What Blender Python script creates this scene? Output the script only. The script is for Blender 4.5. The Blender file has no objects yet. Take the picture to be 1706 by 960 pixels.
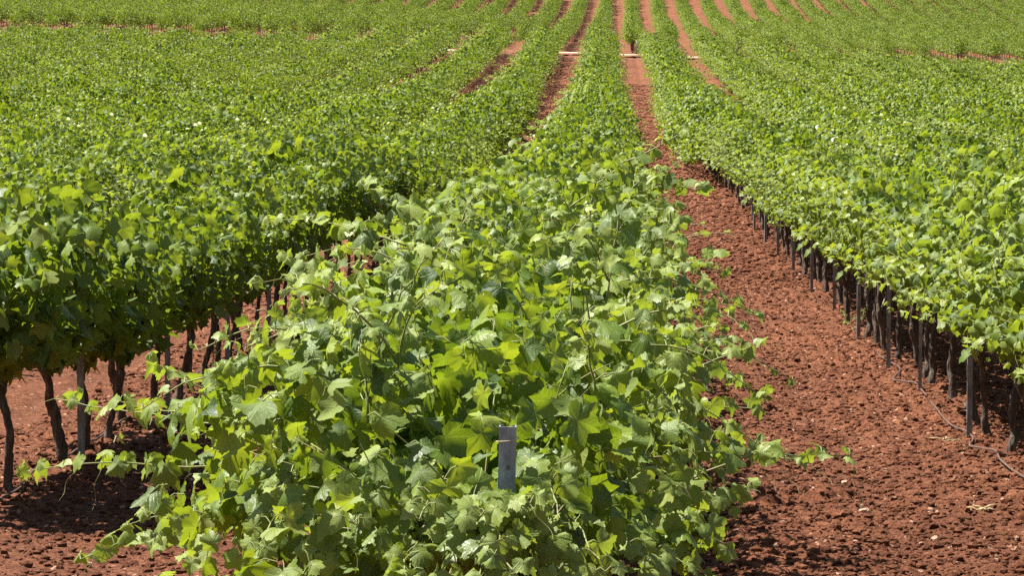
import bpy, math
import numpy as np
from mathutils import Vector

PI = math.pi
F_PX = 5687.0            # 120 mm lens on a 36 mm sensor, in pixels of the 1706 px wide photograph
CAM_Z = 2.45
ROW_W = 2.8
ROW_X = -0.41            # central row
VINE_STEP = 1.02
rng = np.random.default_rng(11)

scene = bpy.context.scene
COL = scene.collection

# ------------------------------------------------------------------ terrain
_D = np.array([-60, 0, 9.5, 14.8, 20.2, 24, 28, 31.5, 40, 51, 63, 75, 95, 114, 140, 168, 180, 187, 193, 200, 225, 256, 278, 301, 340, 400, 470.])
_H = np.array([2.45, 2.45, 2.45, 2.53, 2.735, 2.88, 3.02, 3.157, 3.37, 3.587, 3.79, 3.95, 4.04, 4.0, 3.78, 3.36, 3.19, 3.10, 3.02, 2.99, 2.80, 2.30, 1.40, 0.0, -2.8, -7.5, -13.])
_yy = np.linspace(-60, 470, 5301)
_hh = np.interp(_yy, _D, _H)
_k = np.exp(-0.5 * (np.arange(-40, 41) / 14.0) ** 2); _k /= _k.sum()
_hs = np.convolve(np.pad(_hh, 40, mode='edge'), _k, mode='valid')


def sstep(a, b, x):
    t = np.clip((x - a) / (b - a), 0, 1)
    return t * t * (3 - 2 * t)


def ground(x, y):
    x = np.asarray(x, float); y = np.asarray(y, float)
    z = CAM_Z - np.interp(y, _yy, _hs) - 0.034 * np.clip(x, -70, 70) * sstep(75, 190, y)
    ax = np.abs(x)
    return z - np.where(x < 0, 0.64, 0.80) * sstep(5, 21, ax) * sstep(105, 178, y) * (1 - sstep(188, 196.5, y))      # the near field sinks at its sides below the track's bank


def gz(x, y):
    return float(ground(x, y))


def at(px, py, D):
    """World point seen at photo pixel (px, py) D metres away: for setting out measured positions."""
    return np.array([(px - 1013.0) * D / F_PX, D, CAM_Z - py * D / F_PX])


# ------------------------------------------------------------------ mesh building
class MB:
    def __init__(self):
        self.v, self.c, self.uv, self.loops, self.sizes, self.mi = [], [], [], [], [], []
        self.n = 0

    def add(self, V, polys, mat=0, col=None, uv=None):
        """polys: list of int arrays (m, k)"""
        V = np.asarray(V, float).reshape(-1, 3)
        m = len(V)
        self.v.append(V)
        self.c.append(np.tile([0.5, 0.5, 0.5, 1.0], (m, 1)) if col is None else col)
        self.uv.append(np.zeros((m, 2)) if uv is None else uv)
        for p in polys:
            p = np.asarray(p, int)
            if p.size == 0:
                continue
            self.loops.append((p + self.n).ravel())
            self.sizes.append(np.full(len(p), p.shape[1]))
            self.mi.append(np.full(len(p), mat))
        self.n += m

    def mesh(self, name, mats, smooth=True):
        me = bpy.data.meshes.new(name)
        V = np.concatenate(self.v); L = np.concatenate(self.loops); S = np.concatenate(self.sizes)
        me.vertices.add(len(V)); me.vertices.foreach_set('co', V.astype(np.float32).ravel())
        me.loops.add(len(L)); me.loops.foreach_set('vertex_index', L.astype(np.int32))
        me.polygons.add(len(S))
        st = np.zeros(len(S), np.int32); st[1:] = np.cumsum(S)[:-1]
        me.polygons.foreach_set('loop_start', st)
        me.polygons.foreach_set('material_index', np.concatenate(self.mi).astype(np.int32))
        me.polygons.foreach_set('use_smooth', np.full(len(S), smooth))
        for m in mats:
            me.materials.append(m)
        a = me.attributes.new('tone', 'FLOAT_COLOR', 'POINT')
        a.data.foreach_set('color', np.concatenate(self.c).astype(np.float32).ravel())
        a = me.attributes.new('leafuv', 'FLOAT2', 'POINT')
        a.data.foreach_set('vector', np.concatenate(self.uv).astype(np.float32).ravel())
        me.update(calc_edges=True)
        return me


def link(name, me, parent=None):
    o = bpy.data.objects.new(name, me)
    COL.objects.link(o)
    if parent is not None:
        o.parent = parent
    return o


def tag(o, label=None, cat=None, group=None, kind=None):
    for k, v in (('label', label), ('category', cat), ('group', group), ('kind', kind)):
        if v:
            o[k] = v
    return o


def empty(name, loc, rz=0.0):
    o = bpy.data.objects.new(name, None)
    o.empty_display_size = 0.2
    o.location = loc; o.rotation_euler = (0, 0, rz)
    COL.objects.link(o)
    return o


def tube(mb, P, R, k=6, mat=0, col=None, rough=0.0, r=None, cap=True):
    P = np.asarray(P, float); m = len(P)
    R = np.broadcast_to(np.asarray(R, float), (m,))
    T = np.gradient(P, axis=0); T /= np.linalg.norm(T, axis=1)[:, None] + 1e-9
    ref = np.array([0.31, 0.87, 0.38])
    A = np.cross(T, ref); A /= np.linalg.norm(A, axis=1)[:, None] + 1e-9
    B = np.cross(T, A)
    th = np.arange(k) * 2 * PI / k
    rad = R[:, None] * np.ones((m, k))
    if rough and r is not None:
        rad = rad * (1 + rough * r.standard_normal((m, k)))
    V = P[:, None, :] + rad[..., None] * (np.cos(th)[None, :, None] * A[:, None, :] + np.sin(th)[None, :, None] * B[:, None, :])
    i = np.arange(m - 1)[:, None] * k; j = np.arange(k)[None, :]; j2 = (j + 1) % k
    Q = np.stack([i + j, i + j2, i + k + j2, i + k + j], -1).reshape(-1, 4)
    polys = [Q]
    if cap:
        polys += [np.arange(k)[None, ::-1], (np.arange(k) + (m - 1) * k)[None, :]]
    c = None if col is None else np.tile(col, (m * k, 1))
    mb.add(V.reshape(-1, 3), polys, mat, c)


# ------------------------------------------------------------------ node helpers
def new_mat(name):
    m = bpy.data.materials.new(name); m.use_nodes = True
    nt = m.node_tree; nt.nodes.clear()
    out = nt.nodes.new('ShaderNodeOutputMaterial')
    return m, nt, out


def N(nt, typ, **kw):
    n = nt.nodes.new(typ)
    for k, v in kw.items():
        if k.startswith('i_'):
            key = k[2:]
            key = int(key) if key.isdigit() else key.replace('_', ' ')
            n.inputs[key].default_value = v
        else:
            setattr(n, k, v)
    return n


def ramp(nt, src, stops):
    n = nt.nodes.new('ShaderNodeValToRGB')
    els = n.color_ramp.elements
    while len(els) < len(stops):
        els.new(0.5)
    for e, (p, c) in zip(els, stops):
        e.position = p; e.color = (*c, 1) if len(c) == 3 else c
    nt.links.new(src, n.inputs[0])
    return n


def mixc(nt, a, b, fac, mode='MIX'):
    n = nt.nodes.new('ShaderNodeMix'); n.data_type = 'RGBA'; n.blend_type = mode
    for sock, v in ((n.inputs[0], fac), (n.inputs[6], a), (n.inputs[7], b)):
        if hasattr(v, 'is_linked') or hasattr(v, 'links'):
            nt.links.new(v, sock)
        elif isinstance(v, (int, float)):
            sock.default_value = v
        else:
            sock.default_value = (*v, 1) if len(v) == 3 else v
    return n.outputs[2]


def math_n(nt, op, a, b=None, c=None, clamp=False):
    n = nt.nodes.new('ShaderNodeMath'); n.operation = op; n.use_clamp = clamp
    for i, v in enumerate((a, b, c)):
        if v is None:
            continue
        if isinstance(v, (int, float)):
            n.inputs[i].default_value = v
        else:
            nt.links.new(v, n.inputs[i])
    return n.outputs[0]


# ------------------------------------------------------------------ materials
def leaf_material(name, veins=True):
    m, nt, out = new_mat(name)
    L = nt.links.new
    tone = N(nt, 'ShaderNodeAttribute', attribute_name='tone')
    sep = N(nt, 'ShaderNodeSeparateColor'); L(tone.outputs['Color'], sep.inputs[0])
    rnd, age, wet = sep.outputs[0], sep.outputs[1], sep.outputs[2]
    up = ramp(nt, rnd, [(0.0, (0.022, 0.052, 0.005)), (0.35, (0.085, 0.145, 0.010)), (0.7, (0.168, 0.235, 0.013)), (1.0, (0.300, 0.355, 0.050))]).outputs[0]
    up = mixc(nt, up, (0.260, 0.320, 0.070), age)
    un = ramp(nt, rnd, [(0.0, (0.140, 0.195, 0.030)), (1.0, (0.290, 0.330, 0.080))]).outputs[0]
    tr = ramp(nt, rnd, [(0.0, (0.150, 0.235, 0.005)), (1.0, (0.330, 0.385, 0.008))]).outputs[0]
    tr = mixc(nt, tr, (0.34, 0.43, 0.035), age)
    vein = None
    if veins:
        uv = N(nt, 'ShaderNodeAttribute', attribute_name='leafuv')
        sx = N(nt, 'ShaderNodeSeparateXYZ'); L(uv.outputs['Vector'], sx.inputs[0])
        u = math_n(nt, 'ABSOLUTE', sx.outputs[0]); v = sx.outputs[1]
        best = None
        for ang in (0, 47, 100):
            c, s = math.cos(math.radians(ang)), math.sin(math.radians(ang))
            across = math_n(nt, 'ABSOLUTE', math_n(nt, 'SUBTRACT', math_n(nt, 'MULTIPLY', u, c), math_n(nt, 'MULTIPLY', v, s)))
            along = math_n(nt, 'ADD', math_n(nt, 'MULTIPLY', u, s), math_n(nt, 'MULTIPLY', v, c))
            # side veins: slanted stripes off each main vein
            st = math_n(nt, 'PINGPONG', math_n(nt, 'SUBTRACT', along, math_n(nt, 'MULTIPLY', across, 0.9)), 0.085)
            d = math_n(nt, 'ADD', across, math_n(nt, 'MULTIPLY', math_n(nt, 'LESS_THAN', along, 0.0), 1.0))
            d = math_n(nt, 'MINIMUM', d, math_n(nt, 'ADD', math_n(nt, 'MULTIPLY', st, 1.1), math_n(nt, 'ADD', 0.004, math_n(nt, 'MULTIPLY', math_n(nt, 'GREATER_THAN', across, 0.26), 1.0))))
            best = d if best is None else math_n(nt, 'MINIMUM', best, d)
        mr = N(nt, 'ShaderNodeMapRange'); L(best, mr.inputs[0])
        mr.inputs[1].default_value = 0.004; mr.inputs[2].default_value = 0.030; mr.inputs[3].default_value = 1; mr.inputs[4].default_value = 0
        vein = mr.outputs[0]
        up = mixc(nt, up, (0.155, 0.235, 0.060), math_n(nt, 'MULTIPLY', vein, 0.55))
        tr = mixc(nt, tr, (0.40, 0.46, 0.06), math_n(nt, 'MULTIPLY', vein, 0.5))
    geo = N(nt, 'ShaderNodeNewGeometry')
    base = mixc(nt, up, un, geo.outputs['Backfacing'])
    rough = math_n(nt, 'ADD', math_n(nt, 'MULTIPLY', wet, 0.22), math_n(nt, 'ADD', 0.40, math_n(nt, 'MULTIPLY', geo.outputs['Backfacing'], 0.15)))
    p = N(nt, 'ShaderNodeBsdfPrincipled')
    L(base, p.inputs['Base Color']); L(rough, p.inputs['Roughness'])
    p.inputs['Specular IOR Level'].default_value = 0.42
    if vein is not None:
        co = N(nt, 'ShaderNodeTexCoord')
        nz = N(nt, 'ShaderNodeTexNoise', i_Scale=70.0, i_Detail=2.0); L(co.outputs['Object'], nz.inputs['Vector'])
        h = math_n(nt, 'SUBTRACT', math_n(nt, 'MULTIPLY', nz.outputs[0], 0.8), math_n(nt, 'MULTIPLY', vein, 0.6))
        bp = N(nt, 'ShaderNodeBump', i_Strength=0.35, i_Distance=0.004); L(h, bp.inputs['Height'])
        L(bp.outputs[0], p.inputs['Normal'])
    t = N(nt, 'ShaderNodeBsdfTranslucent'); L(tr, t.inputs[0])
    mx = N(nt, 'ShaderNodeMixShader', i_0=0.40)
    L(p.outputs[0], mx.inputs[1]); L(t.outputs[0], mx.inputs[2]); L(mx.outputs[0], out.inputs[0])
    return m


def simple_mat(name, stops, scale=20.0, rough=0.8, metal=0.0, bump=0.0, bscale=60.0, stretch=(1, 1, 1), bdist=0.01, spec=0.4):
    m, nt, out = new_mat(name)
    L = nt.links.new
    co = N(nt, 'ShaderNodeTexCoord'); mp = N(nt, 'ShaderNodeMapping'); mp.inputs['Scale'].default_value = stretch
    L(co.outputs['Object'], mp.inputs[0])
    nz = N(nt, 'ShaderNodeTexNoise', i_Scale=scale, i_Detail=6.0, i_Roughness=0.65); L(mp.outputs[0], nz.inputs['Vector'])
    c = ramp(nt, nz.outputs[0], stops)
    p = N(nt, 'ShaderNodeBsdfPrincipled', i_Roughness=rough, i_Metallic=metal)
    p.inputs['Specular IOR Level'].default_value = spec
    L(c.outputs[0], p.inputs['Base Color'])
    if bump:
        n2 = N(nt, 'ShaderNodeTexNoise', i_Scale=bscale, i_Detail=5.0); L(mp.outputs[0], n2.inputs['Vector'])
        b = N(nt, 'ShaderNodeBump', i_Strength=bump, i_Distance=bdist); L(n2.outputs[0], b.inputs['Height']); L(b.outputs[0], p.inputs['Normal'])
    L(p.outputs[0], out.inputs[0])
    return m


def soil_material(name):
    m, nt, out = new_mat(name)
    L = nt.links.new
    co = N(nt, 'ShaderNodeTexCoord')
    P = co.outputs['Object']
    def noise(scale, det=4.0, rg=0.6):
        n = N(nt, 'ShaderNodeTexNoise', i_Scale=scale, i_Detail=det, i_Roughness=rg); L(P, n.inputs['Vector']); return n.outputs[0]
    c = ramp(nt, noise(24.0, 7.0, 0.75), [(0.27, (0.032, 0.011, 0.006)), (0.5, (0.152, 0.052, 0.023)), (0.70, (0.325, 0.132, 0.063))]).outputs[0]
    big = ramp(nt, noise(0.9, 3.0), [(0.3, (0.78, 0.76, 0.75)), (0.7, (1.15, 1.17, 1.18))]).outputs[0]
    c = mixc(nt, c, big, 1.0, 'MULTIPLY')
    # pale gravel flecks
    v = N(nt, 'ShaderNodeTexVoronoi', i_Scale=26.0); L(P, v.inputs['Vector'])
    sp = N(nt, 'ShaderNodeSeparateColor'); L(v.outputs['Color'], sp.inputs[0])
    fl = math_n(nt, 'MULTIPLY', math_n(nt, 'GREATER_THAN', sp.outputs[0], 0.94), math_n(nt, 'LESS_THAN', v.outputs['Distance'], 0.36))
    c = mixc(nt, c, (0.52, 0.32, 0.22), math_n(nt, 'MULTIPLY', fl, 0.8))
    p = N(nt, 'ShaderNodeBsdfPrincipled', i_Roughness=0.92)
    p.inputs['Specular IOR Level'].default_value = 0.2
    L(c, p.inputs['Base Color'])
    h = math_n(nt, 'ADD', math_n(nt, 'MULTIPLY', noise(75.0, 5.0, 0.7), 0.8), math_n(nt, 'MULTIPLY', noise(9.0, 3.0), 1.2))
    b = N(nt, 'ShaderNodeBump', i_Strength=0.9, i_Distance=0.035); L(h, b.inputs['Height']); L(b.outputs[0], p.inputs['Normal'])
    L(p.outputs[0], out.inputs[0])
    return m


M_LEAF = leaf_material('vine_leaf', True)
M_LEAF_FAR = leaf_material('vine_leaf_simple', False)
M_SOIL = soil_material('red_soil')
M_CANE = simple_mat('green_cane', [(0.3, (0.11, 0.15, 0.03)), (0.5, (0.20, 0.22, 0.06)), (0.7, (0.24, 0.17, 0.08))], 9, 0.55)
M_BARK = simple_mat('vine_bark', [(0.3, (0.032, 0.021, 0.015)), (0.5, (0.095, 0.066, 0.048)), (0.74, (0.22, 0.17, 0.135))], 30, 0.95, 0, 1.0, 45, (1, 1, 0.22), 0.03)
M_STEEL = simple_mat('galvanised_steel', [(0.3, (0.13, 0.085, 0.06)), (0.42, (0.15, 0.15, 0.15)), (0.57, (0.26, 0.275, 0.29)), (0.72, (0.42, 0.43, 0.44))], 13, 0.6, 0.25, 0.5, 34, (1, 1, .35))
M_HOSE = simple_mat('dusty_hose', [(0.3, (0.05, 0.033, 0.027)), (0.7, (0.14, 0.075, 0.053))], 12, 0.7)
M_STONE = simple_mat('pale_stone', [(0.3, (0.30, 0.16, 0.10)), (0.7, (0.50, 0.34, 0.25))], 25, 0.85, 0, 0.6, 50)
M_STRAW = simple_mat('dry_straw', [(0.3, (0.38, 0.29, 0.15)), (0.7, (0.52, 0.43, 0.25))], 10, 0.8)
M_WOOD = simple_mat('weathered_wood', [(0.3, (0.23, 0.19, 0.15)), (0.7, (0.42, 0.36, 0.30))], 18, 0.9, 0, 0.5, 40, (1, 1, 0.2))
M_TRACK = simple_mat('pale_track', [(0.36, (0.19, 0.085, 0.048)), (0.48, (0.30, 0.19, 0.12)), (0.60, (0.50, 0.40, 0.29))], 0.35, 0.95, 0, 0.5, 6)
M_WIRE = simple_mat('trellis_wire', [(0.3, (0.20, 0.19, 0.18)), (0.7, (0.36, 0.35, 0.34))], 9, 0.5, 0.6)

# ------------------------------------------------------------------ leaves
_LOBE = np.array([(0, 1.0), (20, .80), (33, .69), (45, .80), (56, .93), (72, .76), (90, .57), (104, .68), (117, .74), (140, .56), (163, .34), (180, .05)])


def leaf_template(n, ring, teeth):
    th = -PI + (np.arange(n) + 0.5) * 2 * PI / n
    r = np.interp(np.abs(np.degrees(th)), _LOBE[:, 0], _LOBE[:, 1])
    if teeth:
        r = r * np.where(np.arange(n) % 2 == 0, 1.045, 0.945)
    cols = [np.array([[0.0, 0.0]])]
    if ring:
        rr = 0.55 * np.interp(np.abs(np.degrees(th)), [0, 180], [0.9, 0.5])
        rr = np.minimum(rr, r * 0.62)
        cols.append(np.stack([rr * np.sin(th), rr * np.cos(th)], 1))
    cols.append(np.stack([r * np.sin(th), r * np.cos(th)], 1))
    uv = np.concatenate(cols)
    i = np.arange(n - 1); i2 = i + 1        # open at the petiole sinus
    tri = np.stack([np.zeros(n - 1, int), 1 + i2, 1 + i], 1)
    polys = [tri]
    if ring:
        polys.append(np.stack([1 + i, 1 + i2, 1 + n + i2, 1 + n + i], 1))
    return uv, polys


LT = {'hero': leaf_template(44, True, True), 'near': leaf_template(26, True, True), 'mid': leaf_template(12, False, False), 'far': leaf_template(6, False, False)}


def norm(a):
    return a / (np.linalg.norm(a, axis=-1, keepdims=True) + 1e-9)


def add_leaves(mb, lod, P, T, Nn, S, tone, r, mat=0):
    uv, polys = LT[lod]
    n = len(P); k = len(uv)
    T = norm(T)
    Nn = norm(Nn - T * (Nn * T).sum(1, keepdims=True))
    Sd = np.cross(T, Nn)
    u = uv[None, :, 0] * np.ones((n, 1)); v = uv[None, :, 1] * np.ones((n, 1))
    rad = np.hypot(u, v); th = np.arctan2(u, v)
    g = lambda s: s * r.standard_normal((n, 1))
    fold = 0.16 + 0.55 * r.random((n, 1)) ** 2 * np.where(r.random((n, 1)) < 0.82, 1, 3.0)
    cup = 0.30 + g(0.45); droop = 0.35 + g(0.40)
    w = -fold * np.abs(u) * 0.9 - cup * u * u - droop * v * np.abs(v) + g(0.22) * np.sin(3 * th + 6.28 * r.random((n, 1))) * rad ** 2 + g(0.12) * np.sin(2 * th + 6.28 * r.random((n, 1))) * rad ** 2
    if lod in ('hero', 'near'):
        w = w + 0.035 * r.standard_normal((n, k)) * rad
        w = w + g(0.05) * np.cos(7 * th + 6.28 * r.random((n, 1))) * rad ** 2
    u = u * (1 + g(0.09))
    V = P[:, None, :] + S[:, None, None] * (u[..., None] * Sd[:, None, :] + v[..., None] * T[:, None, :] + w[..., None] * Nn[:, None, :])
    off = (np.arange(n) * k)[:, None, None]
    pl = [(p[None] + off).reshape(-1, p.shape[1]) for p in polys]
    col = np.ones((n, k, 4)); col[..., :3] = tone[:, None, :]
    mb.add(V.reshape(-1, 3), pl, mat, col.reshape(-1, 4), np.tile(uv, (n, 1)))


# ------------------------------------------------------------------ hashed noise
def hash2(ix, iy, s):
    h = (ix.astype(np.int64) * 73856093) ^ (iy.astype(np.int64) * 19349663) ^ (s * 83492791)
    h = (h ^ (h >> 13)) * 1274126177 & 0x7fffffff
    h = (h ^ (h >> 15)) * 2246822519 & 0x7fffffff
    return ((h >> 3) & 0xffff) / 65535.0


def clods(x, y, cell, seed, dens=1.0):
    """height of rounded lumps scattered one to a cell"""
    ix0 = np.floor(x / cell); iy0 = np.floor(y / cell)
    out = np.zeros_like(x)
    for dx in (-1, 0, 1):
        for dy in (-1, 0, 1):
            ix, iy = ix0 + dx, iy0 + dy
            cx = (ix + hash2(ix, iy, seed)) * cell; cy = (iy + hash2(ix, iy, seed + 1)) * cell
            rr = cell * (0.30 + 0.55 * hash2(ix, iy, seed + 2))
            on = hash2(ix, iy, seed + 3) < dens
            d2 = ((x - cx) ** 2 + (y - cy) ** 2) / rr ** 2
            out = np.maximum(out, np.where(on, np.sqrt(np.clip(1 - d2, 0, 1)) * rr * (0.5 + 0.5 * hash2(ix, iy, seed + 4)), 0))
    return out


def vnoise(x, y, cell, seed):
    ix = np.floor(x / cell); iy = np.floor(y / cell)
    fx = x / cell - ix; fy = y / cell - iy
    fx = fx * fx * (3 - 2 * fx); fy = fy * fy * (3 - 2 * fy)
    a, b, c, d = hash2(ix, iy, seed), hash2(ix + 1, iy, seed), hash2(ix, iy + 1, seed), hash2(ix + 1, iy + 1, seed)
    return (a * (1 - fx) + b * fx) * (1 - fy) + (c * (1 - fx) + d * fx) * fy - 0.5


SUN_DIR = norm(np.array([-0.47, 0.16, 0.868]))


class Vine:
    """Canes and leaves of one grapevine in its own space: row along Y, trunk base at the origin."""

    def __init__(self, r, shoots=18, fill=200, half=0.75, top=1.5, skirt=0.58, shift=0.0, size=1.0, left=1.0, length=1.0, under=0.0, wall=False, clump=0.8):
        self.canes = []
        P, T, Nn, S, tone, pet = [], [], [], [], [], []
        for s in range(shoots):
            p = np.array([r.normal(0, 0.05), (s + 0.5) / shoots * 1.2 - 0.6 + r.normal(0, .05), 0.70 + r.normal(0, .04)])
            side = 1 if (s + r.integers(0, 2)) % 2 else -1
            lat = abs(r.normal(0.55, 0.35)) * side
            d = norm(np.array([lat + shift * 0.8, r.normal(0, .35), 1.0]))
            nst = int((11 + r.integers(0, 9)) * length)
            pts = [p.copy()]
            sag = r.uniform(0.03, 0.13)
            stop_z = top - 0.1 + r.normal(0, .11)
            for i in range(nst):
                d = norm(d + np.array([0.03 * np.sign(lat) + 0.012 + r.normal(0, .07), r.normal(0, .09), -sag * (0.4 + i / 9.0)]))
                lim = half * (left if p[0] < 0 else 1.0)
                if p[2] > stop_z:
                    d[2] -= 0.12
                if abs(p[0] - shift) > lim:
                    d[0] -= 0.3 * np.sign(p[0] - shift)
                p = p + d * 0.075
                if p[2] < skirt + under * min(1.0, max(0.0, abs(p[0] - .3 * shift) / half - .25)):
                    break
                pts.append(p.copy())
                fr = i / max(nst - 1, 1)
                for q in range(2 if r.random() < 0.55 else 1):
                    sd = 1 if (i + q) % 2 else -1
                    perp = norm(np.cross(d, [0, 0, 1.0]) * sd + r.normal(0, .35, 3) + np.array([0, 0, .35]))
                    pl = r.uniform(.05, .10) * (1.0 - 0.5 * fr)
                    lp = p + perp * pl
                    out = np.array([np.sign(lp[0] - shift) * min(1, abs(lp[0] - shift) / .4), 0, 0])
                    t = perp * 0.6 + out * 0.55 + np.array([0.18, 0, -0.55]) + r.normal(0, .40, 3)
                    nn = np.array([0, 0, 0.75]) + out * 0.55 + SUN_DIR * 0.25 + np.array([0, -.16, 0]) + r.normal(0, .72, 3)
                    P.append(lp); T.append(t); Nn.append(nn)
                    sz = (0.076 * (1 - 0.62 * fr ** 1.6) * r.uniform(.72, 1.22)) * size
                    S.append(sz); tone.append((r.random(), np.clip(fr ** 2.2 * 0.9 + r.normal(0, .10), 0, 1), r.random()))
                    pet.append((p.copy(), lp))
            self.canes.append(np.array(pts))
        # laterals and short spurs that thicken the canopy
        for f in range(fill):
            a = r.uniform(-0.25 * PI, 1.25 * PI)
            rr = math.sqrt(r.uniform(0.12, 1.0))
            ca, sa = math.cos(a), math.sin(a)
            ca = math.copysign(abs(ca) ** .55, ca); sa = math.copysign(abs(sa) ** .7, sa)
            hx = half * 0.92 * (left if math.cos(a) < 0 else 1.0)
            cz = skirt + 0.40
            hz = (top - 0.08 - cz) if math.sin(a) > 0 else 0.36
            if sa < 0 and under:
                hx *= 1 + 0.55 * sa
            x = shift * (1 if sa > 0 else 1 + .8 * sa) + hx * rr * ca; z = cz + hz * rr * sa
            y = r.uniform(-0.62, 0.62)
            out = np.array([math.cos(a), 0, 0.0]) * rr
            t = out * 0.8 + np.array([0.15, 0, -0.6]) + r.normal(0, .42, 3)
            nn = np.array([0, 0, .75]) + out * 0.6 + SUN_DIR * 0.2 + np.array([0, -.16, 0]) + r.normal(0, .72, 3)
            lp = np.array([x, y, z])
            P.append(lp); T.append(t); Nn.append(nn)
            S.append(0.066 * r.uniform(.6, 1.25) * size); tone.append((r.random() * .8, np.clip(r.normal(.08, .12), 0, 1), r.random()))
            pet.append((lp - norm(t) * 0.07 + np.array([0, 0, -.01]), lp))
        self.P, self.T, self.N, self.S, self.tone = (np.array(a) for a in (P, T, Nn, S, tone))
        self.pet = pet
        # leaves sit in clumps along the shoots, with dark holes between them
        X, Y, Z = self.P.T
        o1, o2 = r.uniform(0, 50, 2)
        nz = vnoise(X + 1.7 * Z + o1, Y + 0.9 * Z + o2, .21, 41) + .5 * vnoise(X - Z + o2, Y + Z + o1, .11, 43)
        drop = (nz < -.04 + .09 * (clump > .9)) & (r.random(len(X)) < clump) & (Z > .95)
        if wall:
            drop |= X > shift + half * np.interp(Z, [1.22, 1.46], [.50, 1.15])
            cut = []
            for c in self.canes:
                bad = np.nonzero(c[:, 0] > shift + half * np.interp(c[:, 2], [1.22, 1.46], [.45, 1.0]))[0]
                cut.append(c[:bad[0]] if len(bad) else c)
            self.canes = cut
        self.keep(~drop)

    def keep(self, mask):
        self.P, self.T, self.N, self.S, self.tone = (a[mask] for a in (self.P, self.T, self.N, self.S, self.tone))
        self.pet = [p for p, k in zip(self.pet, mask) if k]


def trunk_pts(r, h=0.70, lean=0.05):
    m = 9
    z = np.linspace(-0.04, h, m)
    x = np.cumsum(r.normal(0, .015, m)); y = np.cumsum(r.normal(0, .017, m))
    x = (x - x[0]) + lean * r.normal() * (z / h) ; y = y - y[0] + lean * r.normal() * (z / h)
    return np.stack([x, y, z], 1)


def trunk_mb(mb, pts, r, k=10, mat=0):
    m = len(pts)
    if k > 8:       # finer rings for gnarled bark
        q = np.linspace(0, m - 1, 26)
        pts = np.stack([np.interp(q, np.arange(m), pts[:, i]) for i in range(3)], 1); m = 26
    t = np.linspace(0, 1, m)
    R = r.uniform(.021, .030) + 0.020 * np.exp(-t * 8) + 0.013 * np.exp(-((t - 1) / .12) ** 2) + np.convolve(r.normal(0, .006, m + 4), np.ones(5) / 5, 'valid')
    tube(mb, pts, R, k, mat, rough=0.11, r=r)


def arm_pts(r, top, sgn):
    m = 9
    y = np.linspace(0, 0.56, m) * sgn
    return np.stack([top[0] + np.cumsum(r.normal(0, .008, m)), top[1] + y, top[2] + np.sin(np.linspace(0, PI, m)) * .02 + np.cumsum(r.normal(0, .006, m))], 1)


CANE_T = np.array([0.5, 0.5, 0.5, 1.0])


def foliage_mb(v, lod, r, canes=True, petioles=False, core=0, cshift=0.0, chalf=.4, cz0=.70):
    mb = MB()
    if core:        # leaves deep inside the canopy, toned darker to put shade into their colour
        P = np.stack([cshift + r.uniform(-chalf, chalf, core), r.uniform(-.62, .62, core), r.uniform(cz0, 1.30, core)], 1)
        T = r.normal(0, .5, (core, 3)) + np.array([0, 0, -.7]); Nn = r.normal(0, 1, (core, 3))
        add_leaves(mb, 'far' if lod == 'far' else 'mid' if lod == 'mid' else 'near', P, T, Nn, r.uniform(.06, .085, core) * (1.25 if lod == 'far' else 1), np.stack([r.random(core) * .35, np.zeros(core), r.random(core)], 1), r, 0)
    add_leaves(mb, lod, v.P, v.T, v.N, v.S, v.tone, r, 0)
    if canes:
        for c in v.canes:
            if len(c) > 2:
                tube(mb, c, np.linspace(.0035, .0014, len(c)), 3 if lod != 'hero' else 5, 1, cap=False)
    if petioles:
        for a, b in v.pet:
            mid = (a + b) / 2 + np.array([0, 0, .012])
            tube(mb, [a, mid, b], [.0022, .0016, .0014], 3, 1, cap=False)
    return mb


# ------------------------------------------------------------------ the ground
def relief(x, y):
    fade = 1 - sstep(55, 150, y)
    u, v = .8 * x + .6 * y, -.6 * x + .8 * y
    h = clods(u, v, 0.046, 3, .75) * 0.42 + clods(x * .6 - y * .8, x * .8 + y * .6, 0.085, 13, .22) * 0.45 + clods(v, u + 3, 0.13, 23, .07) * 0.5
    ph = np.where(y < 190, (x - ROW_X) / ROW_W, (x - 1.41) / 2.11) % 1.0
    tread = np.exp(-((ph - .32) / .07) ** 2) + np.exp(-((ph - .68) / .07) ** 2)
    h = h * (0.30 + 1.15 * np.clip(vnoise(x, y, 0.45, 5) + .5 + .5 * vnoise(x, y, 1.4, 6), 0, 1)) * (1 - .55 * tread)
    h = h * fade
    h = h + vnoise(x, y, 0.35, 31) * 0.02 + vnoise(x, y, 1.3, 32) * 0.05
    # shallow wheel ruts along the aisles of both fields
    ph = np.where(y < 190, (x - ROW_X) / ROW_W, (x - 1.41) / 2.11) % 1.0
    rut = np.exp(-((ph - .32) / .05) ** 2) + np.exp(-((ph - .68) / .05) ** 2)
    ridge = np.exp(-(np.minimum(ph, 1 - ph) / .10) ** 2)
    return h - 0.035 * rut + 0.03 * ridge - 0.03


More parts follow.
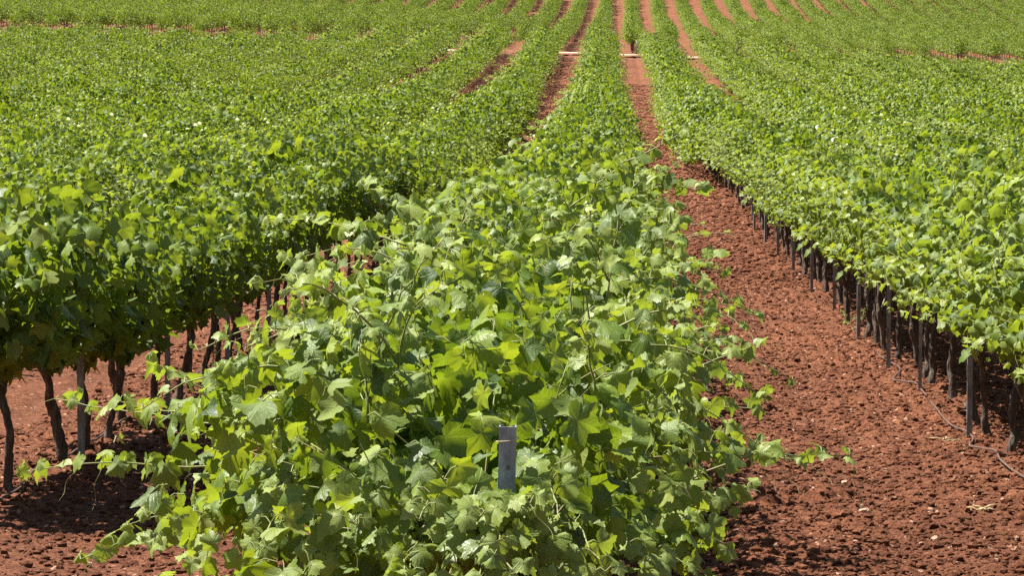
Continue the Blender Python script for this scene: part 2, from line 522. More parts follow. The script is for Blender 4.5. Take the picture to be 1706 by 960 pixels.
def build_ground():
    xf = np.arange(-4.6, 4.6, 0.02)
    xl = -4.6 - np.cumsum(np.geomspace(0.03, 2.5, 85)); xr = 4.6 + np.cumsum(np.geomspace(0.03, 2.5, 85))
    xs = np.concatenate([xl[::-1], xf, xr])
    ys = [-30.0]
    while ys[-1] < 460:
        y = ys[-1]
        st = 1.0 if y < 9 else 0.018 if y < 24 else 0.018 + (y - 24) * 0.0016 if y < 120 else 0.5 if y < 210 else 1.5
        ys.append(y + st)
    ys = np.array(ys)
    X, Y = np.meshgrid(xs, ys)
    Z = ground(X, Y) + relief(X, Y)
    mb = MB()
    nx, ny = len(xs), len(ys)
    i = np.arange(ny - 1)[:, None] * nx; j = np.arange(nx - 1)[None, :]
    Q = np.stack([i + j, i + j + 1, i + nx + j + 1, i + nx + j], -1).reshape(-1, 4)
    mb.add(np.stack([X, Y, Z], -1).reshape(-1, 3), [Q])
    o = link('ground', mb.mesh('ground', [M_SOIL]))
    tag(o, 'red clay soil of the vineyard, tilled and cloddy', 'ground', None, 'structure')


def build_clods():
    import itertools
    # a lumpy subdivided octahedron as the clod shape
    import bmesh
    bm = bmesh.new(); bmesh.ops.create_icosphere(bm, subdivisions=1, radius=1.0)
    V0 = np.array([v.co[:] for v in bm.verts]); F0 = np.array([[v.index for v in f.verts] for f in bm.faces]); bm.free()
    r = np.random.default_rng(5)
    mb = MB()
    def scatter(n, x0, x1, y0, y1, s0, s1):
        x = r.uniform(x0, x1, n)
        y = y0 * (y1 / y0) ** r.random(n)
        s = s0 * (s1 / s0) ** (r.random(n) ** 2.4)
        z = ground(x, y) + relief(x, y)
        k = len(V0)
        A = norm(r.normal(size=(n, 3, 3)))
        sc = r.uniform(.6, 1.15, (n, 1, 3)) * np.array([1.1, 1.1, .75])
        V = V0[None] * (1 + 0.20 * r.standard_normal((n, k, 1))) * sc * s[:, None, None]
        ang = r.uniform(0, 2 * PI, n); c, sn = np.cos(ang)[:, None], np.sin(ang)[:, None]
        V = np.stack([V[..., 0] * c - V[..., 1] * sn, V[..., 0] * sn + V[..., 1] * c, V[..., 2]], -1)
        V += np.stack([x, y, z + s * .25], -1)[:, None, :]
        off = (np.arange(n) * k)[:, None, None]
        mb.add(V.reshape(-1, 3), [(F0[None] + off).reshape(-1, 3)])
    scatter(70000, 0.0, 3.4, 13.2, 62, .005, .030)
    scatter(16000, 0.2, 2.6, 40, 150, .014, .060)
    scatter(6000, -2.8, -0.9, 60, 180, .016, .060)
    scatter(34000, -4.0, -0.2, 13.2, 46, .005, .030)
    o = link('soil_clods', mb.mesh('soil_clods', [M_SOIL], False))
    tag(o, 'loose crumbly red soil clods strewn over the aisles', 'soil', None, 'stuff')


build_ground()
build_clods()

# the pale farm track between the two fields
def build_track():
    xs = np.arange(-75, 75, 0.5)
    r = np.random.default_rng(9)
    wl = np.interp(xs, [-75, -20, -11, 14, 22, 75], [8.6, 8.2, 1.9, 1.9, 3.0, 3.0])
    near = 188.9 + np.convolve(r.normal(0, .9, len(xs)), np.ones(5) / 5, 'same')
    far = near + wl + np.convolve(r.normal(0, 1.0, len(xs)), np.ones(5) / 5, 'same')
    rows = [near + (far - near) * t for t in np.linspace(0, 1, 6)]
    Y = np.array(rows); X = np.tile(xs, (6, 1))
    Z = ground(X, Y) + 0.10
    n = len(xs)
    i = np.arange(5)[:, None] * n; j = np.arange(n - 1)[None, :]
    Q = np.stack([i + j, i + j + 1, i + n + j + 1, i + n + j], -1).reshape(-1, 4)
    mb = MB(); mb.add(np.stack([X, Y, Z], -1).reshape(-1, 3), [Q])
    o = link('farm_track', mb.mesh('farm_track', [M_TRACK]))
    tag(o, 'pale sandy farm track crossing between the two fields', 'track', None, 'structure')


build_track()

# ------------------------------------------------------------------ vine library
VR = np.random.default_rng(77)


def make_library(lod, n, **kw):
    lib = []
    kw_core = kw.pop('core', 220)
    for i in range(n):
        v = Vine(VR, top=kw['top'] + VR.normal(0, .09), **{k: x for k, x in kw.items() if k != 'top'})
        tp = trunk_pts(VR)
        fm = foliage_mb(v, lod, VR, canes=lod in ('near', 'mid'), core=kw_core, cshift=kw['shift'], chalf=kw['half'] * .62, cz0=kw['skirt'] + .10).mesh('foliage', [M_LEAF if lod in ('hero', 'near') else M_LEAF_FAR, M_CANE])
        mb = MB(); trunk_mb(mb, tp, VR, 10 if lod == 'near' else 6); tm = mb.mesh('trunk', [M_BARK])
        cm = []
        for sg in (-1, 1):
            mb = MB(); tube(mb, arm_pts(VR, tp[-1], sg), np.linspace(.030, .014, 9), 8 if lod == 'near' else 5, 0, rough=.1, r=VR)
            cm.append(mb.mesh('cordon', [M_BARK]))
        lib.append((fm, tm, cm))
    return lib


LIB_NEAR = make_library('near', 6, shoots=21, fill=560, half=0.60, top=1.54, skirt=0.63, shift=0.18, size=0.98, under=.22)
LIB_LEFT = make_library('near', 6, shoots=20, fill=720, half=0.64, top=1.60, skirt=0.66, shift=0.08, size=0.98, under=.3, wall=True, core=420)
LIB_WIDE = make_library('near', 6, shoots=21, fill=520, half=0.74, top=1.56, skirt=0.60, shift=-0.02, size=1.0, left=1.45, under=.40)
LIB_MID = make_library('mid', 8, shoots=20, fill=380, half=0.86, top=1.60, skirt=0.40, shift=0.10, size=0.98, left=1.25)

# ------------------------------------------------------------------ where the vines stand
PR = np.random.default_rng(3)
ROW_NAMES = {0: 'central row', 1: 'right row', -1: 'left row'}
ORD = ['first', 'second', 'third', 'fourth', 'fifth', 'sixth', 'seventh', 'eighth', 'ninth', 'tenth', 'eleventh', 'twelfth', 'thirteenth', 'fourteenth', 'fifteenth', 'sixteenth']


def row_start(k):
    return {0: 10.35, -1: 17.5, 1: 13.2}.get(k, 16.0)


spots = []
for k in range(-16, 17):
    rx = ROW_X + ROW_W * k
    y = row_start(k) + (0 if k == 0 else PR.uniform(0, .6))
    while y < 187.2:
        if abs(rx) < 0.17 * y + 4.5 and not (y > 60 and PR.random() < 0.02):
            spots.append((k, rx + PR.normal(0, .04), y + PR.normal(0, .06)))
        y += VINE_STEP


def in_frame(x, y):
    px = 1013 + x * F_PX / y
    m = 0.85 * F_PX / y
    zt = gz(x, y) + 1.3
    py = (CAM_Z - gz(x, y) - 0.75) * F_PX / y
    return -m < px < 1706 + m and py < 960 + 0.9 * F_PX / y


cand = sorted([s for s in spots if in_frame(s[1], s[2])], key=lambda s: s[2])
indiv = cand[:300]
rest = [s for s in spots if s not in set(indiv)]
print('individual vines reach', indiv[-1][2], 'rest', len(rest))

# ---- hero vines of the central row
heroes = [s for s in indiv if s[0] == 0 and s[2] < 21.5]
others = [s for s in indiv if not (s[0] == 0 and s[2] < 21.5)]
POST_XY = (at(832, 720, 9.85)[0], 9.85)


def shoot_mb(P0, P1, r, lift=0.08, n=12, s0=0.075, s1=0.03, droop=0.0, tendril=True, base_skip=0.12):
    """a single leafy shoot from P0 to P1 with its own leaves, petioles and tendrils"""
    mb = MB()
    t = np.linspace(0, 1, n + 1)
    P = P0[None] * (1 - t)[:, None] + P1[None] * t[:, None]
    P[:, 2] += lift * np.sin(PI * t) - droop * t ** 3
    P += np.cumsum(r.normal(0, .006, (n + 1, 3)), axis=0)
    tube(mb, P, np.linspace(.0048, .0018, n + 1), 5, 1)
    D = norm(np.gradient(P, axis=0))
    lp, lt, ln, ls, tn = [], [], [], [], []
    for i in range(1, n + 1):
        if t[i] < base_skip:
            continue
        for q in range(2 if r.random() < .35 else 1):
            sd = 1 if (i + q) % 2 else -1
            perp = norm(np.cross(D[i], [0, 0, 1.0]) * sd + np.array([0, 0, .5]) + r.normal(0, .3, 3))
            f = t[i]
            pl = .075 * (1 - .55 * f) * r.uniform(.8, 1.25)
            b = P[i] + perp * pl
            tube(mb, [P[i], (P[i] + b) / 2 + [0, 0, .01], b], [.0022, .0017, .0014], 4, 1, cap=False)
            lp.append(b); lt.append(perp * .5 + D[i] * .55 + np.array([.1, -.1, -.75]) + r.normal(0, .3, 3))
            ln.append(np.array([-.1, -.35, .8]) + D[i] * .2 + r.normal(0, .35, 3))
            ls.append((s0 * (1 - f) + s1 * f) * r.uniform(.8, 1.2))
            tn.append((r.random(), np.clip(.10 + .75 * f ** 2 + r.normal(0, .08), 0, 1), r.random()))
        if tendril and r.random() < .28 and t[i] > .35:
            a = np.linspace(0, 1, 16)
            dr = norm(D[i] * .7 + r.normal(0, .4, 3) + np.array([0, 0, -.4]))
            q = P[i] + dr * (a * .13)[:, None] + np.stack([np.sin(a * 9) * .012 * a, np.cos(a * 9) * .012 * a, -.05 * a ** 2], 1)
            tube(mb, q, np.linspace(.0014, .0007, 16), 3, 1, cap=False)
    add_leaves(mb, 'hero', *(np.array(a) for a in (lp, lt, ln, ls, tn)), r, 0)
    return mb


# measured shoots that stick out of the central row: (start px, py, D, end px, py, D, lift)
LONG_SHOOTS = [
    (1040, 650, 13.0, 1262, 566, 13.1, -0.03), (1120, 690, 13.9, 1268, 690, 13.8, 0.02), (1110, 765, 11.9, 1335, 775, 11.6, 0.05),
    (1170, 895, 11.3, 1246, 808, 11.2, 0.0), (1080, 452, 15.2, 1200, 428, 15.2, 0.02), (1035, 280, 16.4, 1140, 212, 16.3, -0.02),
    (1050, 350, 16.0, 1178, 300, 15.8, 0.05), (1050, 372, 15.2, 1128, 345, 15.0, 0.03), (1060, 610, 13.4, 1150, 560, 13.5, 0.02),
    (330, 690, 12.6, 95, 655, 13.0, -0.05), (290, 790, 12.2, 25, 775, 12.3, 0.05), (310, 700, 12.4, 236, 606, 12.4, 0.0),
    (480, 650, 13.2, 410, 560, 13.2, 0.0), (560, 400, 15.6, 455, 366, 15.8, 0.02), (545, 500, 14.6, 462, 425, 14.8, 0.0),
    (300, 900, 11.2, 112, 945, 11.0, 0.08), (620, 360, 16.2, 600, 300, 16.2, 0.0), (530, 560, 13.8, 478, 470, 14.0, 0.02),
    (330, 760, 11.8, 190, 700, 12.2, 0.03),
    (700, 860, 10.3, 640, 985, 9.55, 0.06), (760, 830, 10.2, 770, 990, 9.5, 0.07), (880, 840, 10.2, 905, 985, 9.5, 0.07), (930, 830, 10.3, 1000, 985, 9.6, 0.06),
    (800, 835, 9.9, 848, 905, 9.45, 0.04), (880, 850, 9.8, 815, 930, 9.4, 0.03), (780, 880, 9.7, 870, 960, 9.35, 0.03), (1060, 870, 10.8, 1228, 832, 10.8, 0.05), (1060, 900, 10.6, 1215, 925, 10.5, 0.06), (1040, 930, 10.4, 1180, 965, 10.2, 0.05), (1070, 800, 11.2, 1200, 770, 11.3, 0.04), (740, 850, 9.72, 905, 838, 9.55, 0.01), (760, 838, 9.7, 880, 826, 9.5, 0.01), (910, 862, 9.75, 790, 872, 9.5, 0.015), (560, 820, 10.5, 500, 975, 9.7, 0.06), (450, 800, 10.8, 400, 960, 10.0, 0.08), (1000, 800, 10.6, 1090, 970, 9.9, 0.07),
    (1040, 830, 10.8, 1120, 960, 10.3, 0.06), (380, 820, 11.0, 260, 930, 10.5, 0.06), (640, 800, 10.3, 560, 900, 9.7, 0.07), (960, 770, 10.2, 930, 870, 9.6, 0.06),
    (850, 900, 9.75, 800, 1000, 9.3, 0.04), (740, 790, 10.0, 705, 880, 9.5, 0.06), (1040, 740, 11.0, 1120, 850, 10.7, 0.06),
    (600, 900, 10.1, 690, 1000, 9.5, .05), (980, 900, 10.1, 930, 1010, 9.5, .05), (330, 860, 10.9, 200, 880, 10.9, .06), (980, 330, 15.8, 1060, 255, 16.0, 0.0),
]
HR = np.random.default_rng(21)
hero_roots = []
for n_h, (k, x, y) in enumerate(heroes):
    z = gz(x, y) - 0.02
    root = empty('grapevine', (x, y, z))
    if n_h == 0:
        lab = 'big sprawling grapevine at the front end of the central row, around the grey end post'
    else:
        lab = f'sprawling grapevine in the central row, {ORD[n_h]} vine back from its front end'
    tag(root, lab, 'grapevine', 'grapevines of the central row')
    hero_roots.append(root)
    wide = float(np.interp(y, [10, 14, 18, 22], [1.0, 1.0, .86, .72]))
    v = Vine(HR, shoots=28, fill=480, half=(0.66 if n_h < 2 else 0.60) * wide, top=1.50 + HR.normal(0, .07), skirt=0.50, shift=-.12, clump=.93, left=float(np.interp(y, [10, 11.5, 13, 17], [1.45, 1.3, 1.05, 1.0])), under=.1, size=1.12 if y < 15 else 1.1)
    if n_h < 2:       # keep the head of the end post clear
        W = v.P + np.array([x, y, z])
        dx = W[:, 0] - POST_XY[0]
        ppy = (CAM_Z - W[:, 2]) * F_PX / W[:, 1]
        v.keep(~((np.abs(dx) < 0.11) & (W[:, 1] < POST_XY[1] + .12) & (W[:, 2] > 1.02)))
        if n_h == 0:
            v.canes = [c for c in v.canes if not np.any((np.abs(c[:, 0] + x - POST_XY[0]) < .05) & (c[:, 1] + y < POST_XY[1]) & (c[:, 2] > .9))]
    tp = trunk_pts(HR)
    mb = MB(); trunk_mb(mb, tp, HR, 12); link('trunk', mb.mesh('trunk', [M_BARK]), root)
    for sg in (-1, 1):
        mb = MB(); tube(mb, arm_pts(HR, tp[-1], sg), np.linspace(.030, .014, 9), 8, 0, rough=.1, r=HR)
        link('cordon', mb.mesh('cordon', [M_BARK]), root)
    link('foliage', foliage_mb(v, 'hero', HR, canes=False, petioles=True, core=220, chalf=.45).mesh('foliage', [M_LEAF, M_CANE]), root)
    for c in v.canes:
        c = c[:max(4, int(len(c) * .62))]
        if len(c) > 3:
            mb = MB(); tube(mb, c, np.linspace(.0046, .0018, len(c)), 6, 0)
            link('cane', mb.mesh('cane', [M_CANE]), root)

hy = np.array([h[2] for h in heroes])
# free-standing shoots that break the outline of each front vine
for root in hero_roots:
    for q in range(9):
        sd = HR.choice([-1, 1]); zz = HR.uniform(.85, 1.4)
        a = np.array([sd * HR.uniform(.25, .5), HR.uniform(-.5, .5), zz])
        far = HR.random() < .45
        b = a + (np.array([sd * HR.uniform(.45, .75), HR.normal(0, .2), HR.uniform(-.25, .2)]) if far else np.array([HR.normal(.1, .25), HR.normal(-.1, .25), HR.uniform(.3, .55)]))
        if not far:
            b[2] = min(b[2], 1.95)
        wpx = (root.location.x + b[0] - POST_XY[0])
        if root.location.y + min(a[1], b[1]) < 10.3 and abs(wpx) < .25:
            continue
        link('shoot', shoot_mb(a, b, HR, .06, 9, .074, .030, .05, True, .1).mesh('shoot', [M_LEAF, M_CANE]), root)
for (px, py, D, qx, qy, E, lift) in LONG_SHOOTS:
    i = int(np.argmin(np.abs(hy - D)))
    root = hero_roots[i]
    base = np.array(root.location)
    a, b = at(px, py, D) - base, at(qx, qy, E) - base
    inner = a + (np.array([0, a[1] * .6, max(a[2] - .1, .7)]) - a) * 0.35
    mb = shoot_mb(inner, b, HR, lift, n=13 if np.linalg.norm(b - inner) > .6 else 9, s0=.090, s1=.042, base_skip=.2)
    link('shoot', mb.mesh('shoot', [M_LEAF, M_CANE]), root)

# ---- the other individual vines
proto = {}
count = {}
def row_phrase(k):
    if k in ROW_NAMES:
        return 'the ' + ROW_NAMES[k]
    side = 'right' if k > 0 else 'left'
    return f'the {ORD[abs(k) - 1]} row {side} of the central row'


for (k, x, y) in others:
    near = y < 46
    lib = (LIB_NEAR if k == 1 else LIB_LEFT if k == -1 else LIB_WIDE) if near else (LIB_NEAR if k == 1 and y < 76 else LIB_MID)
    i = int(PR.integers(len(lib)))
    fm, tm, cm = lib[i]
    rz = 0.0
    root = empty('grapevine', (x + (0.10 if k == 1 else 0.0), y, gz(x, y) - .02), rz)
    s = PR.uniform(.90, 1.10) * (1 + .22 * float(vnoise(np.array([x * 1.0]), np.array([y]), 3.4, 77)[0])) * (PR.uniform(.58, .78) if PR.random() < .08 and y > 30 else 1)
    root.scale = (s * PR.uniform(.95, 1.08), s, s)
    if PR.random() < .5:
        root.rotation_euler = (0, 0, 0)
    c = count.get(k, 0); count[k] = c + 1
    if k in (1, -1) and c < 14:
        lab = f'dark-trunked grapevine in {row_phrase(k)}, {ORD[c]} back from the frame edge'
    elif k == 0:
        lab = 'leafy grapevine farther up the central row, behind its sprawling front vines'
    elif k in (1, -1):
        lab = f'leafy grapevine farther up {row_phrase(k)}, small and closely packed'
    elif c == 0:
        lab = f'nearest visible grapevine of {row_phrase(k)}'
    else:
        lab = f'leafy grapevine of {row_phrase(k)}'
    tag(root, lab, 'grapevine', ('grapevines of ' + row_phrase(k)))
    link('trunk', tm, root)
    link('foliage', fm, root)
    if near:
        for q in cm:
            link('cordon', q, root)

# ------------------------------------------------------------------ the rest of the vineyard: one object
FR = np.random.default_rng(8)
FAR_LIB = []
hidden = bpy.data.collections.new('vine_variants')


def variant(lod, **kw):
    v = Vine(FR, **kw)
    mb = foliage_mb(v, lod, FR, canes=False, core=150 if lod == 'far' else 220, cshift=.08, chalf=.5)
    tp = trunk_pts(FR)
    tube(mb, tp, np.full(len(tp), .033), 5, 2)
    o = bpy.data.objects.new('variant_%02d' % len(FAR_LIB), mb.mesh('vine_variant', [M_LEAF_FAR, M_CANE, M_BARK]))
    hidden.objects.link(o); FAR_LIB.append(o)


for i in range(7):
    variant('mid', shoots=20, fill=360, half=0.92, top=1.58 + FR.normal(0, .09), skirt=0.42, shift=.10, size=1.0, left=1.1)
for i in range(3):
    variant('near', shoots=19, fill=300, half=0.76, top=1.54 + FR.normal(0, .09), skirt=0.64, shift=.10, size=1.12, under=.4)
for i in range(7):
    variant('far', shoots=15, fill=190, half=0.82, top=1.55 + FR.normal(0, .12), skirt=0.44, shift=.06, size=1.2, length=.95, under=.3)

pts, idx, scl, rot = [], [], [], []
for (k, x, y) in rest:
    pts.append((x, y, gz(x, y) - .03)); idx.append(7 + FR.integers(3) if y < 48 else FR.integers(7) if y < 110 else 10 + FR.integers(7))
    s = FR.uniform(.90, 1.10) * (1 + .22 * float(vnoise(np.array([x * 1.0]), np.array([y]), 3.4, 77)[0])) * (FR.uniform(.62, .8) if FR.random() < .10 else 1); scl.append((s * FR.uniform(.92, 1.1), s, s * FR.uniform(.92, 1.08))); rot.append((0, 0, 0))
for k in range(-48, 49):
    y = 198.6 + FR.uniform(-.5, .5)
    gap = FR.random(200)
    q = 0
    while y < 372:
        x = 1.41 + 2.11 * k + 0.0055 * (y - 200)
        q += 1
        if abs(x) < 0.17 * y + 7 and gap[q % 200] > 0.04:
            xx = x + FR.normal(0, .05)
            pts.append((xx, y, gz(xx, y) - .03)); idx.append(10 + FR.integers(7))
            s = FR.uniform(.80, 1.14); scl.append((s * FR.uniform(.60, .76), s, s * FR.uniform(.92, 1.06))); rot.append((0, 0, 0))
        y += VINE_STEP
pts = np.array(pts)
me = bpy.data.meshes.new('distant_vineyard')
me.vertices.add(len(pts)); me.vertices.foreach_set('co', pts.astype(np.float32).ravel())
a = me.attributes.new('pick', 'INT', 'POINT'); a.data.foreach_set('value', np.array(idx, np.int32))
a = me.attributes.new('grow', 'FLOAT_VECTOR', 'POINT'); a.data.foreach_set('vector', np.array(scl, np.float32).ravel())
vy = link('distant_vineyard', me)
tag(vy, 'dense rows of green grapevines merging together up the far slope', 'vineyard', None, 'stuff')
ng = bpy.data.node_groups.new('vine_rows', 'GeometryNodeTree')
ng.interface.new_socket(name='Geometry', in_out='INPUT', socket_type='NodeSocketGeometry')
ng.interface.new_socket(name='Geometry', in_out='OUTPUT', socket_type='NodeSocketGeometry')
gi = ng.nodes.new('NodeGroupInput'); go = ng.nodes.new('NodeGroupOutput')
ci = ng.nodes.new('GeometryNodeCollectionInfo'); ci.inputs[0].default_value = hidden
ci.inputs['Separate Children'].default_value = True; ci.inputs['Reset Children'].default_value = True
ip = ng.nodes.new('GeometryNodeInstanceOnPoints'); ip.inputs['Pick Instance'].default_value = True
na = ng.nodes.new('GeometryNodeInputNamedAttribute'); na.data_type = 'INT'; na.inputs[0].default_value = 'pick'
nb = ng.nodes.new('GeometryNodeInputNamedAttribute'); nb.data_type = 'FLOAT_VECTOR'; nb.inputs[0].default_value = 'grow'
ng.links.new(gi.outputs[0], ip.inputs['Points']); ng.links.new(ci.outputs[0], ip.inputs['Instance'])
ng.links.new(na.outputs[0], ip.inputs['Instance Index']); ng.links.new(nb.outputs[0], ip.inputs['Scale'])
ng.links.new(ip.outputs[0], go.inputs[0])
md = vy.modifiers.new('rows', 'NODES'); md.node_group = ng
print('stuff vines', len(pts))

# ------------------------------------------------------------------ trellis posts
def channel_post(root, h, w, d, lean=(0, 0)):
    """a rolled steel C-channel: web, two flanges, two lips; open side towards the viewer's left"""
    t = 0.004
    prof = [(-w / 2, -d / 2), (w / 2, -d / 2), (w / 2, d / 2), (w / 2 - .012, d / 2), (w / 2 - .012, d / 2 - t), (w / 2 - t, d / 2 - t), (w / 2 - t, -d / 2 + t),
            (-w / 2 + t, -d / 2 + t), (-w / 2 + t, d / 2 - t), (-w / 2 + .012, d / 2 - t), (-w / 2 + .012, d / 2), (-w / 2, d / 2)]
    n = len(prof)
    zs = [-.3, 0, h * .5, h]
    V = np.array([(px + lean[0] * z, py + lean[1] * z, z) for z in zs for px, py in prof])
    i = np.arange(len(zs) - 1)[:, None] * n; j = np.arange(n)[None, :]; j2 = (j + 1) % n
    Q = np.stack([i + j, i + j2, i + n + j2, i + n + j], -1).reshape(-1, 4)
    mb = MB(); b = (len(zs) - 1) * n
    mb.add(V, [Q, b + np.array([[0, 1, 6, 7], [1, 2, 5, 6], [2, 3, 4, 5], [0, 7, 8, 11], [8, 9, 10, 11]])])
    link('channel', mb.mesh('channel', [M_STEEL], False), root)
    # wire hooks punched out of the flanges
    for zz in (h * .55, h * .78, h * .93):
        mb = MB()
        a = np.linspace(0, PI, 7)
        c = np.array([lean[0] * zz, lean[1] * zz, zz])
        tube(mb, c + np.stack([np.full(7, w / 2 + .001), d * .1 + .008 * np.cos(a), .010 * np.sin(a)], 1), .0022, 5)
        link('wire_hook', mb.mesh('wire_hook', [M_STEEL]), root)


def post(x, y, h, w, d, rz, label, lean=(0, 0), group='steel trellis posts'):
    root = empty('trellis_post', (x, y, gz(x, y) - .02), rz)
    tag(root, label, 'post', group)
    channel_post(root, h, w, d, lean)
    return root


ep = post(POST_XY[0], POST_XY[1], 1.25, 0.050, 0.042, 0.0, 'wide grey steel end post at the front of the central row, leaves around it', (0.02, -.02))
for hx, hz in ((.004, 1.13), (-.006, 1.05), (.004, .97)):
    mb = MB()
    a = np.linspace(0, 2 * PI, 13)[:-1]
    ring = np.stack([hx + .02 * hz + .0055 * np.cos(a), np.full(12, -.0225 - .02 * hz), hz + .0085 * np.sin(a)], 1)
    mb.add(ring, [np.arange(12)[None, ::-1]])
    link('hole_shade_disc', mb.mesh('hole_shade_disc', [M_BARK], False), ep)  # flat dark disc on the post face, its colour painting a hole's shade
mb = MB()
a = np.linspace(0, 2 * PI * 1.15, 26)
tube(mb, np.stack([.033 * np.cos(a), .029 * np.sin(a), 1.195 + .003 * a], 1) + np.array([.024, -.024, 0]), .0016, 5)
link('twine_tie', mb.mesh('twine_tie', [M_STRAW]), ep)

RX, LX = ROW_X + ROW_W, ROW_X - ROW_W
rp = [21.8, 25.4, 28.1, 31.5, 35.2, 38.8, 42.6, 46.2, 50.0, 54]
lp_ = [19.7, 23.6, 27.1, 30.6, 33.2, 37]
for n_, y in enumerate(rp):
    post(RX - .07 + PR.normal(0, .01), y, 1.15, .034 if n_ != 1 else .024, .030, PR.normal(0, .12), f'thin grey steel post in the right row, {ORD[n_]} post back from the frame edge')
for n_, y in enumerate(lp_):
    post(LX + .15 + PR.normal(0, .01), y, 1.15, .034, .030, PR.normal(0, .12), f'thin grey steel post under the left row, {ORD[n_]} post back from the frame edge')

# trellis wires of the three nearest rows
for k, y0, y1, nm in ((0, 9.9, 60, 'central'), (1, 14, 60, 'right'), (-1, 14, 60, 'left')):
    for zz, w_ in ((0.66, 'lower'), (1.02, 'upper')):
        ys = np.arange(y0, y1, 1.0)
        xs = np.full(len(ys), ROW_X + ROW_W * k)
        if k == 0:
            xs[0] = POST_XY[0] + .03
        mb = MB(); tube(mb, np.stack([xs, ys, ground(xs, ys) + zz], 1), .0016, 4, cap=False)
        if w_ == 'lower' and k != 0:
            tag(link('trellis_wire', mb.mesh('trellis_wire', [M_WIRE])), f'thin steel wire strung low along the trunks of the {nm} row', 'wire', 'trellis wires')

# ------------------------------------------------------------------ small things on the ground
def on_ground(P, up):
    P = np.array(P, float)
    P[:, 2] = ground(P[:, 0], P[:, 1]) + relief(P[:, 0], P[:, 1]) + up
    return P


def smooth_path(K, n):
    K = np.array(K, float); t = np.linspace(0, len(K) - 1, n)
    out = np.stack([np.interp(t, np.arange(len(K)), K[:, i]) for i in range(K.shape[1])], 1)
    ker = np.ones(7) / 7
    for i in range(K.shape[1]):
        out[:, i] = np.convolve(np.pad(out[:, i], 3, mode='edge'), ker, 'valid')
    return out


def px_ground(px, py):
    """ground point seen at a photo pixel, by marching along the view ray"""
    D = np.linspace(9, 80, 4000)
    x = (px - 1013) * D / F_PX; z = CAM_Z - py * D / F_PX
    i = int(np.argmax(z < ground(x, D)))
    return x[i], D[i]


def hose(K, label):
    p = smooth_path([px_ground(*q) for q in K], 160)
    P = on_ground(np.concatenate([p, np.zeros((len(p), 1))], 1), .012)
    P[:, 2] = np.convolve(np.pad(P[:, 2], 6, mode='edge'), np.ones(13) / 13, 'valid') + .012
    mb = MB(); tube(mb, P, .007, 7)
    tag(link('drip_hose', mb.mesh('drip_hose', [M_HOSE])), label, 'hose', 'drip hoses')


hose([(1455, 588), (1480, 605), (1506, 618), (1486, 636), (1512, 643), (1532, 648), (1545, 668), (1568, 695), (1590, 715), (1612, 722), (1627, 737), (1616, 748), (1640, 752), (1664, 757), (1668, 770), (1690, 786), (1725, 812), (1760, 840)],
     'winding brown drip hose on the soil along the right row')
hose([(-60, 880), (0, 836), (28, 822), (36, 808), (60, 790), (120, 765), (150, 745), (185, 722), (230, 690), (330, 628), (372, 602), (430, 570)],
     'dark drip hose on the soil along the left row trunks')

SR = np.random.default_rng(14)
import bmesh
def stone(px, py, s, label):
    x, y = px_ground(px, py)
    bm = bmesh.new(); bmesh.ops.create_icosphere(bm, subdivisions=3, radius=1)
    V = np.array([v.co[:] for v in bm.verts]); Fc = np.array([[v.index for v in f.verts] for f in bm.faces]); bm.free()
    d = norm(SR.normal(size=(7, 3)))
    cut = np.max(np.clip(V @ d.T - .62, 0, 1), axis=1)
    V = V * (1 - cut[:, None] * .9) * np.array([1.2, .9, .62]) * s
    V += SR.normal(0, .02 * s, V.shape)
    mb = MB(); mb.add(V, [Fc])
    o = link('stone', mb.mesh('stone', [M_STONE], False))
    o.location = (x, y, gz(x, y) + float(relief(np.array([x]), np.array([y]))[0]) + s * .3)
    o.rotation_euler = (0, 0, SR.uniform(0, 6))
    tag(o, label, 'stone', 'pale stones on the red aisle')


stone(1240, 738, .030, 'chunky pale stone beside the low vine shoots, on the red aisle')
stone(1372, 747, .026, 'flat pale stone in the middle of the red aisle')
stone(1410, 791, .022, 'small pale stone in the aisle, beyond the longest low shoot')
stone(1445, 845, .028, 'rounded pinkish stone in the nearest part of the aisle')
stone(1307, 870, .024, 'pale stone at the edge of the vine shadow in the aisle')
stone(1563, 886, .026, 'pale stone close to the lower corner of the aisle')


def straw(px, py, n, L, label, spread=.5):
    x, y = px_ground(px, py)
    mb = MB()
    for i in range(n):
        a = SR.uniform(0, 2 * PI); l = L * SR.uniform(.6, 1.1)
        b = np.array([SR.normal(0, L * .25), SR.normal(0, L * .25), .012 + SR.uniform(0, .015)])
        e = b + np.array([math.cos(a), math.sin(a) * .6, SR.uniform(-.02, spread)]) * l
        tube(mb, [b, (b + e) / 2 + [0, 0, .008], e], [.003, .0035, .0012], 4)
    o = link('straw_tuft', mb.mesh('straw_tuft', [M_STRAW]))
    o.location = (x, y, gz(x, y) + .01)
    tag(o, label, 'dry straw', 'dry straw on the soil')


straw(1640, 862, 9, .11, 'small tuft of dry yellow straw in the aisle, nearest the frame corner', .35)
straw(1580, 743, 7, .13, 'flat wisp of yellow straw lying beside the right row hose', .05)
straw(1425, 553, 6, .10, 'wisp of dry straw at the foot of the right row trunks', .3)

# a leaning tie stake between two trunks of the right row
x, y = px_ground(1452, 563)
mb = MB(); tube(mb, np.array([[0, 0, -.05], [.10, .12, .25], [.22, .2, .56]]), [.009, .008, .006], 6)
o = link('leaning_stake', mb.mesh('leaning_stake', [M_WOOD])); o.location = (x, y, gz(x, y))
tag(o, 'pale thin stake leaning diagonally between trunks of the right row', 'stake')


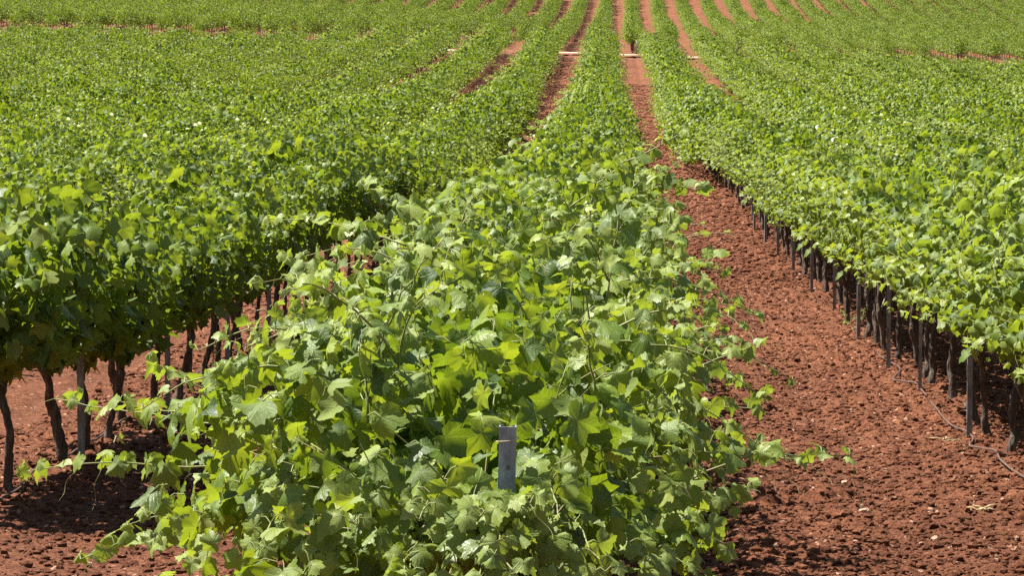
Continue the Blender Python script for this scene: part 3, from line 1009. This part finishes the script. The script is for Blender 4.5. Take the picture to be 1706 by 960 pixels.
# green suckers at trunk feet and low weeds
def weed(px, py, h, n, label):
    x, y = px_ground(px, py)
    root = empty('weed', (x, y, gz(x, y)))
    tag(root, label, 'weed', 'green suckers by the trunks')
    for q in range(max(2, n // 6)):
        e = np.array([SR.normal(0, .08), SR.normal(0, .08), h * SR.uniform(.7, 1.1)])
        mb = shoot_mb(np.array([0, 0, 0.0]), e, SR, .02, 7, .042, .02, 0, False, .15)
        link('stem', mb.mesh('stem', [M_LEAF, M_CANE]), root)


weed(1428, 560, .26, 14, 'green sucker growing at the foot of the right row trunks')
weed(350, 610, .20, 12, 'small green sucker growing at the foot of a left row trunk')


# pale end posts at the foot of the far slope
for n_, (px, D, h) in enumerate([(1060, 197.6, .75)]):
    X = (px - 1013) * D / F_PX
    root = empty('end_post', (X, D, gz(X, D)))
    mb = MB(); tube(mb, np.array([[0, 0, -.3], [.01, 0, h * .5], [0, 0, h]]), [.075, .07, .065], 9)
    link('pole', mb.mesh('pole', [M_WOOD]), root)
    mb = MB(); tube(mb, np.array([[.06, 0, h * .8], [.55, -.5, 0]]), .006, 5)
    link('guy_wire', mb.mesh('guy_wire', [M_WIRE]), root)
    where = ['behind the track at the end of the red aisle', 'behind the track, right of the red aisle', 'behind the track, nearer the right edge', 'farthest right behind the track', 'high up the far slope on the right'][n_]
    tag(root, f'tiny pale wooden post {where}', 'post', 'pale posts of the far field')

# ------------------------------------------------------------------ light, sky, camera
SUN = Vector(SUN_DIR)
el = math.asin(SUN.z); az = math.atan2(SUN.x, SUN.y)
w = bpy.data.worlds.new('World'); scene.world = w; w.use_nodes = True
nt = w.node_tree; nt.nodes.clear()
sky = nt.nodes.new('ShaderNodeTexSky'); sky.sky_type = 'NISHITA'; sky.sun_disc = False
sky.sun_elevation = el; sky.sun_rotation = az
bg = nt.nodes.new('ShaderNodeBackground'); bg.inputs[1].default_value = 0.05
wo = nt.nodes.new('ShaderNodeOutputWorld')
nt.links.new(sky.outputs[0], bg.inputs[0]); nt.links.new(bg.outputs[0], wo.inputs[0])
ld = bpy.data.lights.new('sun', 'SUN'); ld.energy = 5.0; ld.angle = math.radians(0.53); ld.color = (1.0, 0.955, 0.88)
lo = bpy.data.objects.new('sun', ld); COL.objects.link(lo)
lo.rotation_euler = SUN.to_track_quat('Z', 'Y').to_euler(); lo.location = (-20, 30, 60)

cd = bpy.data.cameras.new('camera'); cd.lens = 120.0; cd.sensor_width = 36.0; cd.clip_start = 0.5; cd.clip_end = 1500
cam = bpy.data.objects.new('camera', cd); COL.objects.link(cam)
cam.location = (0, 0, CAM_Z)
cam.rotation_euler = Vector((853 - 1013, F_PX, -480)).to_track_quat('-Z', 'Y').to_euler()
scene.camera = cam

vs = scene.view_settings
vs.view_transform = 'Standard'; vs.look = 'None'; vs.exposure = 1.5; vs.gamma = 1.0; vs.use_curve_mapping = False
scene.render.engine = 'CYCLES'
scene.cycles.max_bounces = 8; scene.cycles.diffuse_bounces = 4; scene.cycles.transmission_bounces = 5; scene.cycles.glossy_bounces = 3
scene.cycles.use_denoising = False
